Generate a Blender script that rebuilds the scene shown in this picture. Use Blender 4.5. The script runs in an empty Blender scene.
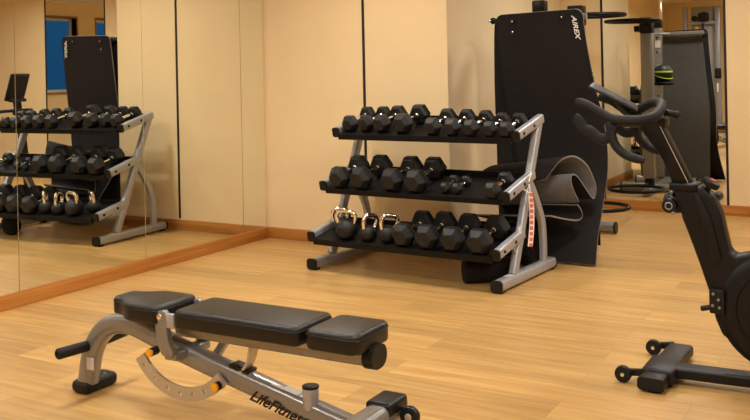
import bpy, bmesh, math, random
from mathutils import Vector, Matrix

random.seed(7)
S = bpy.context.scene
COL = S.collection
R_ = math.radians
V = Vector

# ------------------------------------------------------------------ room numbers
H = 1.32                       # eye height
CX, CD = 4.495, 5.978          # camera position
E_X = 1.638                    # end of the near back wall
GAP = 0.944                    # shadow gap in the near back wall
REC = 2.515                    # depth of the recess
M1, M2 = 2.051, 3.118          # mirror panel in the recess
M3, M4 = 4.433, 5.526          # second mirror panel in the recess
RX, FY, CZ = 8.5, -9.5, 2.68   # side wall, front wall, ceiling
BB = 0.088                     # baseboard height

# ------------------------------------------------------------------ materials
def srgb(r, g, b):
    f = lambda c: (c / 255 / 12.92) if c / 255 <= 0.04045 else ((c / 255 + 0.055) / 1.055) ** 2.4
    return (f(r), f(g), f(b), 1)

def mat(name, col, rough=0.5, metal=0.0, var=0.06, scale=40.0, bump=0.0, bscale=300.0, coat=0.0, spec=0.5):
    m = bpy.data.materials.new(name); m.use_nodes = True
    nt = m.node_tree; N = nt.nodes; b = N['Principled BSDF']
    tc = N.new('ShaderNodeTexCoord'); nz = N.new('ShaderNodeTexNoise')
    nz.inputs['Scale'].default_value = scale; nz.inputs['Detail'].default_value = 4
    nt.links.new(tc.outputs['Object'], nz.inputs['Vector'])
    ramp = N.new('ShaderNodeValToRGB')
    d = tuple(max(0, c * (1 - var)) for c in col[:3]) + (1,)
    l = tuple(min(1, c * (1 + var)) for c in col[:3]) + (1,)
    ramp.color_ramp.elements[0].position = 0.35; ramp.color_ramp.elements[0].color = d
    ramp.color_ramp.elements[1].position = 0.65; ramp.color_ramp.elements[1].color = l
    nt.links.new(nz.outputs['Fac'], ramp.inputs['Fac'])
    nt.links.new(ramp.outputs['Color'], b.inputs['Base Color'])
    b.inputs['Roughness'].default_value = rough
    b.inputs['Metallic'].default_value = metal
    b.inputs['Coat Weight'].default_value = coat
    b.inputs['Specular IOR Level'].default_value = spec
    if bump > 0:
        n2 = N.new('ShaderNodeTexNoise'); n2.inputs['Scale'].default_value = bscale
        nt.links.new(tc.outputs['Object'], n2.inputs['Vector'])
        bp = N.new('ShaderNodeBump'); bp.inputs['Strength'].default_value = bump; bp.inputs['Distance'].default_value = 0.002
        nt.links.new(n2.outputs['Fac'], bp.inputs['Height']); nt.links.new(bp.outputs['Normal'], b.inputs['Normal'])
    return m

def mat_wood(name, c1, c2, rough, plank=None, grain=(1.2, 26, 26), var=0.5):
    m = bpy.data.materials.new(name); m.use_nodes = True
    nt = m.node_tree; N = nt.nodes; b = N['Principled BSDF']; L = nt.links.new
    tc = N.new('ShaderNodeTexCoord'); mp = N.new('ShaderNodeMapping'); mp.inputs['Scale'].default_value = grain
    L(tc.outputs['Object'], mp.inputs['Vector'])
    nz = N.new('ShaderNodeTexNoise'); nz.inputs['Scale'].default_value = 1.0; nz.inputs['Detail'].default_value = 6; nz.inputs['Distortion'].default_value = 0.6
    rp = N.new('ShaderNodeValToRGB')
    rp.color_ramp.elements[0].position = 0.33; rp.color_ramp.elements[0].color = c1
    rp.color_ramp.elements[1].position = 0.68; rp.color_ramp.elements[1].color = c2
    if plank:
        br = N.new('ShaderNodeTexBrick'); br.offset = 0.37; br.offset_frequency = 2; br.squash = 1.0
        br.inputs['Scale'].default_value = 1.0
        br.inputs['Brick Width'].default_value = plank[0]; br.inputs['Row Height'].default_value = plank[1]
        br.inputs['Mortar Size'].default_value = 0.0012; br.inputs['Mortar Smooth'].default_value = 0.3
        br.inputs['Color1'].default_value = (0, 0, 0, 1); br.inputs['Color2'].default_value = (1, 1, 1, 1)
        br.inputs['Mortar'].default_value = (0.35, 0.35, 0.35, 1)
        L(tc.outputs['Object'], br.inputs['Vector'])
        ad = N.new('ShaderNodeVectorMath'); ad.operation = 'MULTIPLY_ADD'
        ad.inputs[1].default_value = (9, 31, 5)
        L(br.outputs['Color'], ad.inputs[0]); L(mp.outputs['Vector'], ad.inputs[2])
        L(ad.outputs['Vector'], nz.inputs['Vector'])
        tone = N.new('ShaderNodeMapRange'); tone.inputs['To Min'].default_value = 1 - var * 0.5; tone.inputs['To Max'].default_value = 1 + var * 0.28
        L(br.outputs['Color'], tone.inputs['Value'])
        big = N.new('ShaderNodeTexNoise'); big.inputs['Scale'].default_value = 1.3; big.inputs['Detail'].default_value = 2
        L(tc.outputs['Object'], big.inputs['Vector'])
        mul = N.new('ShaderNodeVectorMath'); mul.operation = 'SCALE'
        L(rp.outputs['Color'], mul.inputs[0]); L(tone.outputs['Result'], mul.inputs['Scale'])
        # thin darker joints between the planks
        jr = N.new('ShaderNodeMapRange'); jr.inputs['To Min'].default_value = 1.0; jr.inputs['To Max'].default_value = 0.62
        L(br.outputs['Fac'], jr.inputs['Value'])
        m2 = N.new('ShaderNodeVectorMath'); m2.operation = 'SCALE'
        L(mul.outputs['Vector'], m2.inputs[0]); L(jr.outputs['Result'], m2.inputs['Scale'])
        L(m2.outputs['Vector'], b.inputs['Base Color'])
    else:
        L(mp.outputs['Vector'], nz.inputs['Vector']); L(rp.outputs['Color'], b.inputs['Base Color'])
    L(nz.outputs['Fac'], rp.inputs['Fac'])
    b.inputs['Roughness'].default_value = rough
    return m

def mat_mirror(name, tint):
    m = mat(name, tint, 0.0, 1.0, var=0.01, scale=0.6)
    return m

def mat_emit(name, col, strength):
    m = mat(name, col, 0.4); b = m.node_tree.nodes['Principled BSDF']
    b.inputs['Emission Color'].default_value = col; b.inputs['Emission Strength'].default_value = strength
    return m

M = {}
M['wall'] = mat('cream_laminate', srgb(231, 206, 160), 0.5, var=0.02, scale=3.0)
M['wall_r'] = mat('cream_laminate_light', srgb(232, 213, 176), 0.32, var=0.02, scale=3.0)
M['ceil'] = mat('ceiling_paint', srgb(236, 230, 214), 0.8, var=0.01)
M['floor'] = mat_wood('oak_planks', srgb(176, 134, 77), srgb(198, 160, 98), 0.34, plank=(1.25, 0.19), grain=(1.8, 28, 10), var=0.32)
M['base'] = mat_wood('oak_baseboard', srgb(162, 101, 40), srgb(190, 128, 60), 0.4, grain=(1.5, 1.5, 40))
M['joint'] = mat('black_joint', srgb(14, 11, 10), 0.6)
M['mirror'] = mat_mirror('mirror_silver', (0.875, 0.90, 0.86, 1))
M['rubber'] = mat('black_rubber', srgb(24, 24, 25), 0.48, spec=0.35, var=0.12, scale=60, bump=0.25, bscale=500)
M['tray'] = mat('black_powder_coat', srgb(9, 9, 9), 0.6, spec=0.25, var=0.1, scale=80)
M['cap'] = mat('black_plastic', srgb(17, 17, 18), 0.42, spec=0.3, var=0.1)
M['silver'] = mat('silver_powder_coat', srgb(172, 174, 179), 0.34, 0.4, var=0.05, scale=120)
M['pewter'] = mat('pewter_powder_coat', srgb(142, 141, 140), 0.28, 0.5, var=0.06, scale=120)
M['plate'] = mat('brushed_plate', srgb(196, 186, 170), 0.38, 0.55, var=0.05, scale=90)
M['chrome'] = mat('polished_chrome', (0.86, 0.85, 0.83, 1), 0.1, 1.0, var=0.03)
M['vinyl'] = mat('black_vinyl', srgb(15, 14, 15), 0.36, spec=0.4, var=0.1, scale=120, bump=0.18, bscale=700)
M['grip'] = mat('black_foam_grip', srgb(19, 18, 19), 0.6, spec=0.3, var=0.12, scale=200)
M['orange'] = mat('orange_plastic', srgb(248, 172, 28), 0.4, var=0.04)
M['mat'] = mat('black_foam_mat', srgb(24, 21, 21), 0.8, spec=0.3, var=0.14, scale=18, bump=0.2, bscale=260)
M['matgrey'] = mat('grey_foam_mat', srgb(108, 107, 110), 0.75, var=0.1, scale=30, bump=0.15, bscale=260)
M['matedge'] = mat('mat_edge', srgb(126, 120, 114), 0.75, var=0.1)
M['matdark'] = mat('dark_grey_foam', srgb(66, 64, 63), 0.78, var=0.1, scale=30, bump=0.15, bscale=260)
M['white'] = mat('white_print', srgb(226, 224, 220), 0.6, var=0.02)
M['bike'] = mat('black_satin_frame', srgb(11, 10, 11), 0.45, spec=0.28, var=0.12, scale=50)
M['bikegrey'] = mat('charcoal_foam', srgb(26, 26, 27), 0.65, spec=0.25, var=0.12, scale=120)
M['screen'] = mat('dark_screen', srgb(10, 12, 20), 0.5, var=0.05, spec=0.12)
M['lime'] = mat('lime_rubber', srgb(176, 205, 40), 0.5, var=0.05)
M['red'] = mat('red_plastic', srgb(176, 78, 70), 0.4, var=0.05)
M['frame_w'] = mat('white_window_frame', srgb(226, 220, 205), 0.5, var=0.02)
M['jamb'] = mat('brown_jamb', srgb(150, 110, 70), 0.5, var=0.05)
M['steel'] = mat('blue_grey_steel', srgb(150, 158, 172), 0.35, 0.5, var=0.05)
M['shroud'] = mat('light_grey_shroud', srgb(150, 150, 152), 0.5, var=0.03)
M['yellow'] = mat('yellow_plastic', srgb(225, 170, 30), 0.4, var=0.04)
M['text'] = mat('black_print', srgb(10, 10, 10), 0.5, var=0.02)
M['sticker'] = mat('paper_label', srgb(205, 200, 195), 0.6, var=0.05, scale=90)

def mat_stripes():
    m = mat('striped_tape', srgb(232, 222, 214), 0.6, var=0.02)
    nt = m.node_tree; N = nt.nodes; b = N['Principled BSDF']
    tc = N.new('ShaderNodeTexCoord'); br = N.new('ShaderNodeTexBrick')
    sep = N.new('ShaderNodeSeparateXYZ'); cmb = N.new('ShaderNodeCombineXYZ')
    nt.links.new(tc.outputs['Object'], sep.inputs[0])
    nt.links.new(sep.outputs['X'], cmb.inputs['X']); nt.links.new(sep.outputs['Z'], cmb.inputs['Y'])
    br.offset = 0.0
    br.inputs['Scale'].default_value = 1.0
    br.inputs['Brick Width'].default_value = 0.03; br.inputs['Row Height'].default_value = 0.034
    br.inputs['Mortar Size'].default_value = 0.0055; br.inputs['Mortar Smooth'].default_value = 0.0
    br.inputs['Color1'].default_value = srgb(226, 118, 92); br.inputs['Color2'].default_value = srgb(218, 104, 80)
    br.inputs['Mortar'].default_value = srgb(236, 226, 218)
    nt.links.new(cmb.outputs[0], br.inputs['Vector']); nt.links.new(br.outputs['Color'], b.inputs['Base Color'])
    return m
M['stripes'] = mat_stripes()

def mat_glass():
    m = bpy.data.materials.new('window_glass'); m.use_nodes = True
    nt = m.node_tree; N = nt.nodes; b = N['Principled BSDF']
    b.inputs['Base Color'].default_value = (0.9, 0.95, 1, 1); b.inputs['Roughness'].default_value = 0.02
    b.inputs['Transmission Weight'].default_value = 1.0; b.inputs['IOR'].default_value = 1.05
    tc = N.new('ShaderNodeTexCoord'); nz = N.new('ShaderNodeTexNoise'); nz.inputs['Scale'].default_value = 2
    mr = N.new('ShaderNodeMapRange'); mr.inputs['To Min'].default_value = 0.01; mr.inputs['To Max'].default_value = 0.04
    nt.links.new(tc.outputs['Object'], nz.inputs['Vector']); nt.links.new(nz.outputs['Fac'], mr.inputs['Value']); nt.links.new(mr.outputs['Result'], b.inputs['Roughness'])
    return m
M['glass'] = mat_glass()

# ------------------------------------------------------------------ mesh helpers
def BM(): return bmesh.new()

def add_box(bm, lo, hi, bev=0.0, seg=2, mx=None, mi=0):
    lo, hi = V(lo), V(hi)
    c = (lo + hi) / 2; s = hi - lo
    g = bmesh.ops.create_cube(bm, size=1.0, matrix=Matrix.Translation(c) @ Matrix.Diagonal((s.x, s.y, s.z, 1)))
    vs = g['verts']
    fs = list({f for v in vs for f in v.link_faces})
    for f in fs: f.material_index = mi
    if bev > 0:
        es = list({e for v in vs for e in v.link_edges})
        r = bmesh.ops.bevel(bm, geom=es, offset=bev, segments=seg, affect='EDGES', profile=0.5, clamp_overlap=True)
        vs = list({v for v in vs if v.is_valid} | {v for f in r['faces'] for v in f.verts})
        for f in r['faces']: f.material_index = mi
    if mx is not None: bmesh.ops.transform(bm, matrix=mx, verts=vs)
    return vs

def add_prism(bm, poly, fn, d0, d1, bev=0.0, seg=2, mi=0):
    """poly: 2-D outline; fn(a, b, d) -> point; extruded from d0 to d1."""
    v0 = [bm.verts.new(fn(a, b, d0)) for a, b in poly]
    v1 = [bm.verts.new(fn(a, b, d1)) for a, b in poly]
    n = len(poly); fs = [bm.faces.new(v0[::-1]), bm.faces.new(v1)]
    for i in range(n): fs.append(bm.faces.new((v0[i], v0[(i + 1) % n], v1[(i + 1) % n], v1[i])))
    for f in fs: f.material_index = mi
    bmesh.ops.recalc_face_normals(bm, faces=fs)
    if bev > 0:
        es = list({e for f in fs for e in f.edges})
        r = bmesh.ops.bevel(bm, geom=es, offset=bev, segments=seg, affect='EDGES', profile=0.5, clamp_overlap=True)
        for f in r['faces']: f.material_index = mi
    return bm

def smooth_path(pts, n=6, closed=False):
    P = [V(p) for p in pts]; out = []
    m = len(P)
    for i in range(m if closed else m - 1):
        p1, p2 = P[i], P[(i + 1) % m]
        p0 = P[i - 1] if (i > 0 or closed) else p1
        p3 = P[(i + 2) % m] if (i + 2 < m or closed) else p2
        for k in range(n):
            t = k / n
            out.append(0.5 * ((2 * p1) + (p2 - p0) * t + (2 * p0 - 5 * p1 + 4 * p2 - p3) * t * t + (3 * p1 - p0 - 3 * p2 + p3) * t ** 3))
    if not closed: out.append(P[-1])
    return out

def add_tube(bm, pts, w, h=None, sec='round', n=14, up=(0, 0, 1), closed=False, mi=0, cap=True, radii=None):
    """sweep a round or rounded-rectangle section along pts; w across, h along 'up'."""
    h = h or w
    if sec == 'round':
        S2 = [(math.cos(2 * math.pi * k / n) * w / 2, math.sin(2 * math.pi * k / n) * h / 2) for k in range(n)]
    else:
        r = min(w, h) * {'rect': 0.28, 'oval': 0.37}.get(sec, 0.48); S2 = []
        for cx, cy, a0 in ((w / 2 - r, h / 2 - r, 0), (-w / 2 + r, h / 2 - r, 90), (-w / 2 + r, -h / 2 + r, 180), (w / 2 - r, -h / 2 + r, 270)):
            for k in range(5):
                a = R_(a0 + k * 22.5); S2.append((cx + r * math.cos(a), cy + r * math.sin(a)))
    P = [V(p) for p in pts]; rings = []; m = len(P); up = V(up)
    for i, p in enumerate(P):
        a = P[(i - 1) % m] if (i > 0 or closed) else p
        b = P[(i + 1) % m] if (i < m - 1 or closed) else p
        t = (b - a).normalized()
        s = t.cross(up)
        if s.length < 1e-4: s = t.cross(V((0, 1, 0.01)))
        s.normalize(); u = s.cross(t).normalized()
        k = radii[i] if radii else 1.0
        rings.append([bm.verts.new(p + s * x * k + u * y * k) for x, y in S2])
    ns = len(S2); fs = []
    for i in range(m if closed else m - 1):
        A, B = rings[i], rings[(i + 1) % m]
        for k in range(ns): fs.append(bm.faces.new((A[k], A[(k + 1) % ns], B[(k + 1) % ns], B[k])))
    if cap and not closed:
        fs.append(bm.faces.new(rings[0][::-1])); fs.append(bm.faces.new(rings[-1]))
    for f in fs: f.material_index = mi
    bmesh.ops.recalc_face_normals(bm, faces=fs)
    return bm

def add_lathe(bm, prof, o, axis, n=24, mi=0):
    """prof: list of (distance along axis, radius)."""
    o = V(o); a = V(axis).normalized()
    s = a.cross(V((0, 0, 1)));
    if s.length < 1e-3: s = a.cross(V((0, 1, 0)))
    s.normalize(); u = s.cross(a)
    rings = []; fs = []
    for d, r in prof:
        c = o + a * d
        rings.append([bm.verts.new(c)] if r < 1e-6 else [bm.verts.new(c + (s * math.cos(2 * math.pi * k / n) + u * math.sin(2 * math.pi * k / n)) * r) for k in range(n)])
    for A, B in zip(rings, rings[1:]):
        for k in range(n):
            k2 = (k + 1) % n
            if len(A) == 1 and len(B) == 1: continue
            if len(A) == 1: fs.append(bm.faces.new((A[0], B[k2], B[k])))
            elif len(B) == 1: fs.append(bm.faces.new((A[k], A[k2], B[0])))
            else: fs.append(bm.faces.new((A[k], A[k2], B[k2], B[k])))
    if len(rings[0]) > 1: fs.append(bm.faces.new(rings[0][::-1]))
    if len(rings[-1]) > 1: fs.append(bm.faces.new(rings[-1]))
    for f in fs: f.material_index = mi
    bmesh.ops.recalc_face_normals(bm, faces=fs)
    return bm

def add_cyl(bm, a, b, r, n=20, bev=0.003, mi=0):
    a, b = V(a), V(b); L = (b - a).length
    e = min(bev, r * 0.5, L * 0.3)
    return add_lathe(bm, [(0, r - e), (e * 0.3, r - e * 0.3), (e, r), (L - e, r), (L - e * 0.3, r - e * 0.3), (L, r - e)], a, b - a, n, mi)

def add_ball(bm, c, r, n=24, squash=1.0, mi=0):
    prof = [(-r * squash * math.cos(math.pi * k / 14), r * math.sin(math.pi * k / 14)) for k in range(15)]
    prof[0] = (-r * squash, 0); prof[-1] = (r * squash, 0)
    return add_lathe(bm, prof, c, (0, 0, 1), n, mi)

def add_torus(bm, c, R, r, axis=(0, 0, 1), n=40, mi=0):
    a = V(axis).normalized(); s = a.cross(V((0.3, 1, 0.2))).normalized(); u = a.cross(s)
    pts = [V(c) + (s * math.cos(2 * math.pi * k / n) + u * math.sin(2 * math.pi * k / n)) * R for k in range(n)]
    return add_tube(bm, pts, r * 2, n=10, up=a, closed=True, mi=mi)

def obj(name, bm, m, parent=None, angle=35, loc=None):
    me = bpy.data.meshes.new(name); bm.to_mesh(me); bm.free()
    for x in (m if isinstance(m, (list, tuple)) else [m]): me.materials.append(M[x] if isinstance(x, str) else x)
    for p in me.polygons: p.use_smooth = True
    me.set_sharp_from_angle(angle=R_(angle))
    o = bpy.data.objects.new(name, me); COL.objects.link(o)
    if parent: o.parent = parent
    if loc: o.location = loc
    return o

def tag(o, label, cat, group=None):
    o['label'] = label; o['category'] = cat
    if group: o['group'] = group
    return o

def thing(name, label, cat, loc=(0, 0, 0), rotz=0.0, group=None):
    o = bpy.data.objects.new(name, None); COL.objects.link(o)
    o.location = loc; o.rotation_euler = (0, 0, rotz); o.empty_display_size = 0.1
    return tag(o, label, cat, group)

def struct(name, bm, m, parent=None):
    o = obj(name, bm, m, parent)
    if not parent: o['kind'] = 'structure'
    return o

def dup(root, label, loc, rot=None, group=None):
    r = root.copy(); COL.objects.link(r); r.location = loc
    if rot is not None: r.rotation_euler = rot
    r['label'] = label
    if group: r['group'] = group
    for ch in list(root.children):
        c = ch.copy(); COL.objects.link(c); c.parent = r
        for g in list(ch.children):
            d = g.copy(); COL.objects.link(d); d.parent = c
    return r

def text_mesh(body, size, m, name, mw, parent, shear=0.25, extrude=0.0006, bold=0.0, sx=1.0):
    cu = bpy.data.curves.new(name, 'FONT'); cu.body = body; cu.size = size; cu.shear = shear; cu.extrude = extrude
    cu.offset = bold; cu.align_x = 'LEFT'
    t = bpy.data.objects.new(name + '_tmp', cu); COL.objects.link(t)
    dg = bpy.context.evaluated_depsgraph_get(); ev = t.evaluated_get(dg)
    me = bpy.data.meshes.new_from_object(ev)
    bpy.data.objects.remove(t); bpy.data.curves.remove(cu)
    me.materials.clear(); me.materials.append(M[m]); me.transform(mw @ Matrix.Diagonal((sx, 1, 1, 1)))
    o = bpy.data.objects.new(name, me); COL.objects.link(o); o.parent = parent
    return o

def bx(name, lo, hi, m, bev=0.0, parent=None):
    bm = BM(); add_box(bm, lo, hi, bev); return struct(name, bm, m, parent)

# ------------------------------------------------------------------ the room
T = 0.012
bx('floor', (-0.3, FY - 0.3, -0.1), (RX + 0.3, REC + 0.3, 0.0), 'floor')
bx('ceiling', (-0.3, FY - 0.3, CZ), (RX + 0.3, REC + 0.3, CZ + 0.1), 'ceil')
bx('wall_left', (-0.2, FY, 0), (0.002, T, CZ), 'wall')
bx('wall_back', (-0.2, T, 0), (E_X, REC + 0.2, CZ), 'wall')
bx('wall_recess', (E_X, REC + 0.03, 0), (RX, REC + 0.2, CZ), 'wall')
bx('wall_front', (-0.2, FY - 0.2, 0), (RX + 0.2, FY, CZ), 'wall')
# recess cladding panels between the mirrors
bx('wall_recess_panel', (E_X, REC + T, 0), (M1 - 0.02, REC + 0.03, CZ), 'wall')
bx('wall_recess_panel', (M2 + 0.02, REC + T, 0), (M3 - 0.02, REC + 0.03, CZ), 'wall')
bx('wall_recess_panel', (M4 + 0.02, REC + T, 0), (RX, REC + 0.03, CZ), 'wall')
# side wall of the recess: pale glossy sheet on the end of the near wall
bx('wall_return', (E_X, T + 0.002, 0), (E_X + 0.004, REC + T, CZ), 'wall_r')
# black strips: the first paints a shadow gap, the rest edge the mirrors
bx('trim_1', (GAP - 0.011, T - 0.003, BB + 0.01), (GAP + 0.011, T + 0.002, CZ), 'joint')
for i, x in enumerate((M1, M2, M3, M4)):
    s = -0.02 if i % 2 == 0 else 0.0
    bx('trim_%d' % (i + 2), (x + s, REC + T - 0.004, BB), (x + s + 0.02, REC + 0.03, CZ), 'joint')
# baseboards
bx('baseboard_left', (-0.02, FY, 0), (0.020, 0.0, BB), 'base', 0.002)
bx('baseboard_back', (-0.02, 0.0, 0), (E_X + 0.016, T + 0.002, BB), 'base', 0.002)
bx('baseboard_return', (E_X + 0.002, T, 0), (E_X + 0.016, REC, BB), 'base', 0.002)
bx('baseboard_recess', (E_X, REC, 0), (RX, REC + 0.03, BB), 'base', 0.002)
bx('baseboard_front', (0, FY, 0), (RX, FY + 0.014, BB), 'base', 0.002)
# side wall with two windows
W = [(-0.69, 1.30), (-2.95, -1.155)]      # y ranges
Z0, Z1 = 1.07, 2.40
bx('wall_right', (RX, FY, 0), (RX + 0.2, REC + 0.2, Z0), 'wall')
bm = BM(); add_box(bm, (RX, FY, Z1), (RX + 0.2, REC + 0.2, CZ))
add_box(bm, (RX, W[0][1], Z0), (RX + 0.2, REC + 0.2, Z1)); add_box(bm, (RX, W[1][1], Z0), (RX + 0.2, W[0][0], Z1)); add_box(bm, (RX, FY, Z0), (RX + 0.2, W[1][0], Z1))
struct('wall_right_upper', bm, 'wall')
bx('baseboard_right', (RX - 0.014, FY, 0), (RX, REC, BB), 'base', 0.002)
for i, (ya, yb) in enumerate(W):
    bm = BM()
    for lo, hi in (((ya, Z0), (ya + 0.05, Z1)), ((yb - 0.05, Z0), (yb, Z1)), ((ya + 0.05, Z0), (yb - 0.05, Z0 + 0.05)), ((ya + 0.05, Z1 - 0.05), (yb - 0.05, Z1))):
        add_box(bm, (RX + 0.12, lo[0], lo[1]), (RX + 0.17, hi[0], hi[1]), 0.004)
    w = struct('window_%d' % (i + 1), bm, 'frame_w')
    struct('pane', (lambda b: (add_box(b, (RX + 0.14, ya + 0.045, Z0 + 0.045), (RX + 0.146, yb - 0.045, Z1 - 0.045)), b)[1])(BM()), 'glass', w)
    bm = BM()
    add_box(bm, (RX - 0.01, ya - 0.03, Z0), (RX + 0.12, ya, Z1)); add_box(bm, (RX - 0.01, yb, Z0), (RX + 0.12, yb + 0.03, Z1)); add_box(bm, (RX - 0.01, ya - 0.03, Z1), (RX + 0.12, yb + 0.03, Z1 + 0.03)); add_box(bm, (RX - 0.03, ya - 0.03, Z0 - 0.03), (RX + 0.12, yb + 0.03, Z0))
    struct('window_jamb', bm, 'jamb', w)

# mirrors: upright sheets side by side on the baseboard
seams = [-0.006, -0.299, -1.363, -2.392, -3.43, -4.47, -5.5]
mlabels = ['narrow mirror sheet in the corner against the cream wall', 'mirror sheet beside the narrow corner one', 'mirror sheet second from the corner strip, reflecting the dumbbell rack',
           'mirror sheet cut by the picture edge, beyond the bench', 'mirror sheet on the long mirrored wall past the bench', 'last mirror sheet on the long mirrored wall']
for i in range(6):
    bm = BM(); add_box(bm, (0.003, seams[i + 1] + 0.0025, BB + 0.001), (0.011, seams[i] - 0.0025, CZ - 0.01))
    tag(obj('wall_mirror', bm, 'mirror'), mlabels[i], 'mirror', 'mirror sheets on the long wall')
for x0, x1, lb in ((M1, M2, 'tall mirror panel between two black joints, behind the exercise bike'), (M3, M4, 'tall mirror panel reflecting the blue window, seen in the wall mirror')):
    bm = BM(); add_box(bm, (x0 + 0.001, REC + T, BB + 0.001), (x1 - 0.001, REC + T + 0.006, CZ - 0.01))
    tag(obj('wall_mirror', bm, 'mirror'), lb, 'mirror')

# ------------------------------------------------------------------ dumbbell rack
RK = thing('dumbbell_rack', 'three-tier silver and black rack loaded with dumbbells', 'weight rack', (1.022, -0.868, 0), R_(-3.8))
RM = Matrix.Translation((1.022, -0.868, 0)) @ Matrix.Rotation(R_(-3.8), 4, 'Z')
RW = 1.37
TIERS = {'top': (0.305, 0.902, 0.395), 'mid': (0.145, 0.548, 0.405), 'bot': (0.0, 0.224, 0.375)}
TILT = {'top': R_(13.5), 'mid': R_(14.0), 'bot': R_(11.5)}
DROP = {'top': 0.010, 'mid': 0.012, 'bot': 0.008}     # how far the tray floor lies under the arm's middle
for xs in (0.0, RW):
    fo = V((xs, 0, 0))
    o_sgn = -1 if xs == 0 else 1
    bm = BM(); add_tube(bm, [(xs, 0.012, 0.042), (xs, 0.815, 0.042)], 0.07, 0.064, 'rect')
    ft = obj('foot_tube', bm, 'silver', RK)
    for yy, s in ((0.0, 1), (0.815, 1)):
        bm = BM(); add_tube(bm, [(xs, yy, 0.041), (xs, yy + 0.014, 0.041)], 0.076, 0.072, 'rect'); add_box(bm, (xs - 0.03, yy + (0.02 if yy < 0.1 else -0.05), 0.0), (xs + 0.03, yy + (0.06 if yy < 0.1 else -0.01), 0.014))
        obj('end_cap', bm, 'cap', ft)
    bm = BM(); add_box(bm, (xs - 0.022, 0.145, 0.0735), (xs + 0.022, 0.215, 0.0755)); obj('paper_label', bm, 'sticker', ft)
    bm = BM(); add_tube(bm, [(xs, 0.235, 0.07), (xs, 0.665, 1.0)], 0.045, 0.062, 'rect', up=(0, 1, 0)); obj('upright', bm, 'silver', RK)
    bm = BM(); add_tube(bm, smooth_path([(xs, 0.69, 0.07), (xs, 0.69, 0.2), (xs, 0.67, 0.33), (xs, 0.61, 0.44), (xs, 0.52, 0.565), (xs, 0.482, 0.6)], 5), 0.04, 0.055, 'rect', up=(0, 1, 0)); obj('rear_leg', bm, 'silver', RK)
    for k, (y0, z0, L) in TIERS.items():
        c, s = math.cos(TILT[k]), math.sin(TILT[k])
        bm = BM(); add_tube(bm, [(xs, y0 + 0.012 * c, z0 + 0.012 * s), (xs, y0 + L * c, z0 + L * s)], 0.05, 0.062, 'rect')
        arm = obj('shelf_arm', bm, 'silver', RK)
        bm = BM(); add_tube(bm, [(xs, y0, z0), (xs, y0 + 0.014 * c, z0 + 0.014 * s)], 0.055, 0.068, 'rect'); obj('end_cap', bm, 'cap', arm)
        for q in (0.075, 0.235):
            bm = BM(); p = V((xs + o_sgn * 0.022, y0 + q * c, z0 + q * s)); add_cyl(bm, p, p + V((o_sgn * 0.009, 0, 0)), 0.0105, 12)
            obj('bolt', bm, 'cap', arm)
        if k == 'bot':
            bm = BM(); add_prism(bm, [(y0 + 0.20, z0 + 0.03), (y0 + 0.31, z0 + 0.055), (y0 + 0.285, z0 - 0.07), (y0 + 0.255, z0 - 0.02)], lambda a, b, d: (d, a, b), xs - 0.006, xs + 0.006); obj('gusset', bm, 'silver', RK)
def shelf_pt(k, x, y, h):
    """rack-local point: y along the sloping shelf, h above its surface"""
    y0, z0, L = TIERS[k]; c, s = math.cos(TILT[k]), math.sin(TILT[k]); h -= DROP[k]
    return V((x, y0 + y * c - h * s, z0 + y * s + h * c))
for k in TIERS:
    bm = BM(); L = TIERS[k][2] - 0.02; D_ = DROP[k]
    prof = [(-0.012, 0.002), (-0.012, -0.046 + D_), (0.0, -0.046 + D_), (0.002, -0.006), (L, -0.006), (L, 0.03), (L - 0.008, 0.03), (L - 0.01, 0.0), (0.004, 0.0), (-0.003, 0.002)]
    prof = [(a, h) for a, h in prof]
    vs0 = [bm.verts.new(shelf_pt(k, 0.027, a, h)) for a, h in prof]; vs1 = [bm.verts.new(shelf_pt(k, RW - 0.027, a, h)) for a, h in prof]
    n = len(prof); bm.faces.new(vs0[::-1]); bm.faces.new(vs1)
    for i in range(n): bm.faces.new((vs0[i], vs0[(i + 1) % n], vs1[(i + 1) % n], vs1[i]))
    bmesh.ops.recalc_face_normals(bm, faces=bm.faces)
    obj('shelf_tray', bm, 'tray', RK)
# white loop and striped tape hanging from the middle arm
LP = RM @ V((RW + 0.046, 0.415, 0.625))
LY = thing('measuring_tape', 'red and white striped tape hung by a white loop from the rack', 'tape strip', LP)
bm = BM(); add_tube(bm, smooth_path([(0.0, -0.03, -0.005), (0.0, 0.01, 0.045), (-0.02, 0.03, 0.05), (-0.06, 0.035, 0.02), (-0.075, -0.03, -0.03), (-0.02, -0.05, -0.055), (0.006, -0.035, -0.07)], 5, closed=True), 0.009, n=8); obj('cord', bm, 'white', LY)
bm = BM(); pts = smooth_path([(0.006, -0.035, -0.07), (0.014, -0.03, -0.16), (0.016, -0.04, -0.28), (0.010, -0.06, -0.40)], 6)
add_tube(bm, pts, 0.03, 0.003, 'rect', up=(-0.35, 1, 0)); obj('strip', bm, 'stripes', LY)

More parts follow.
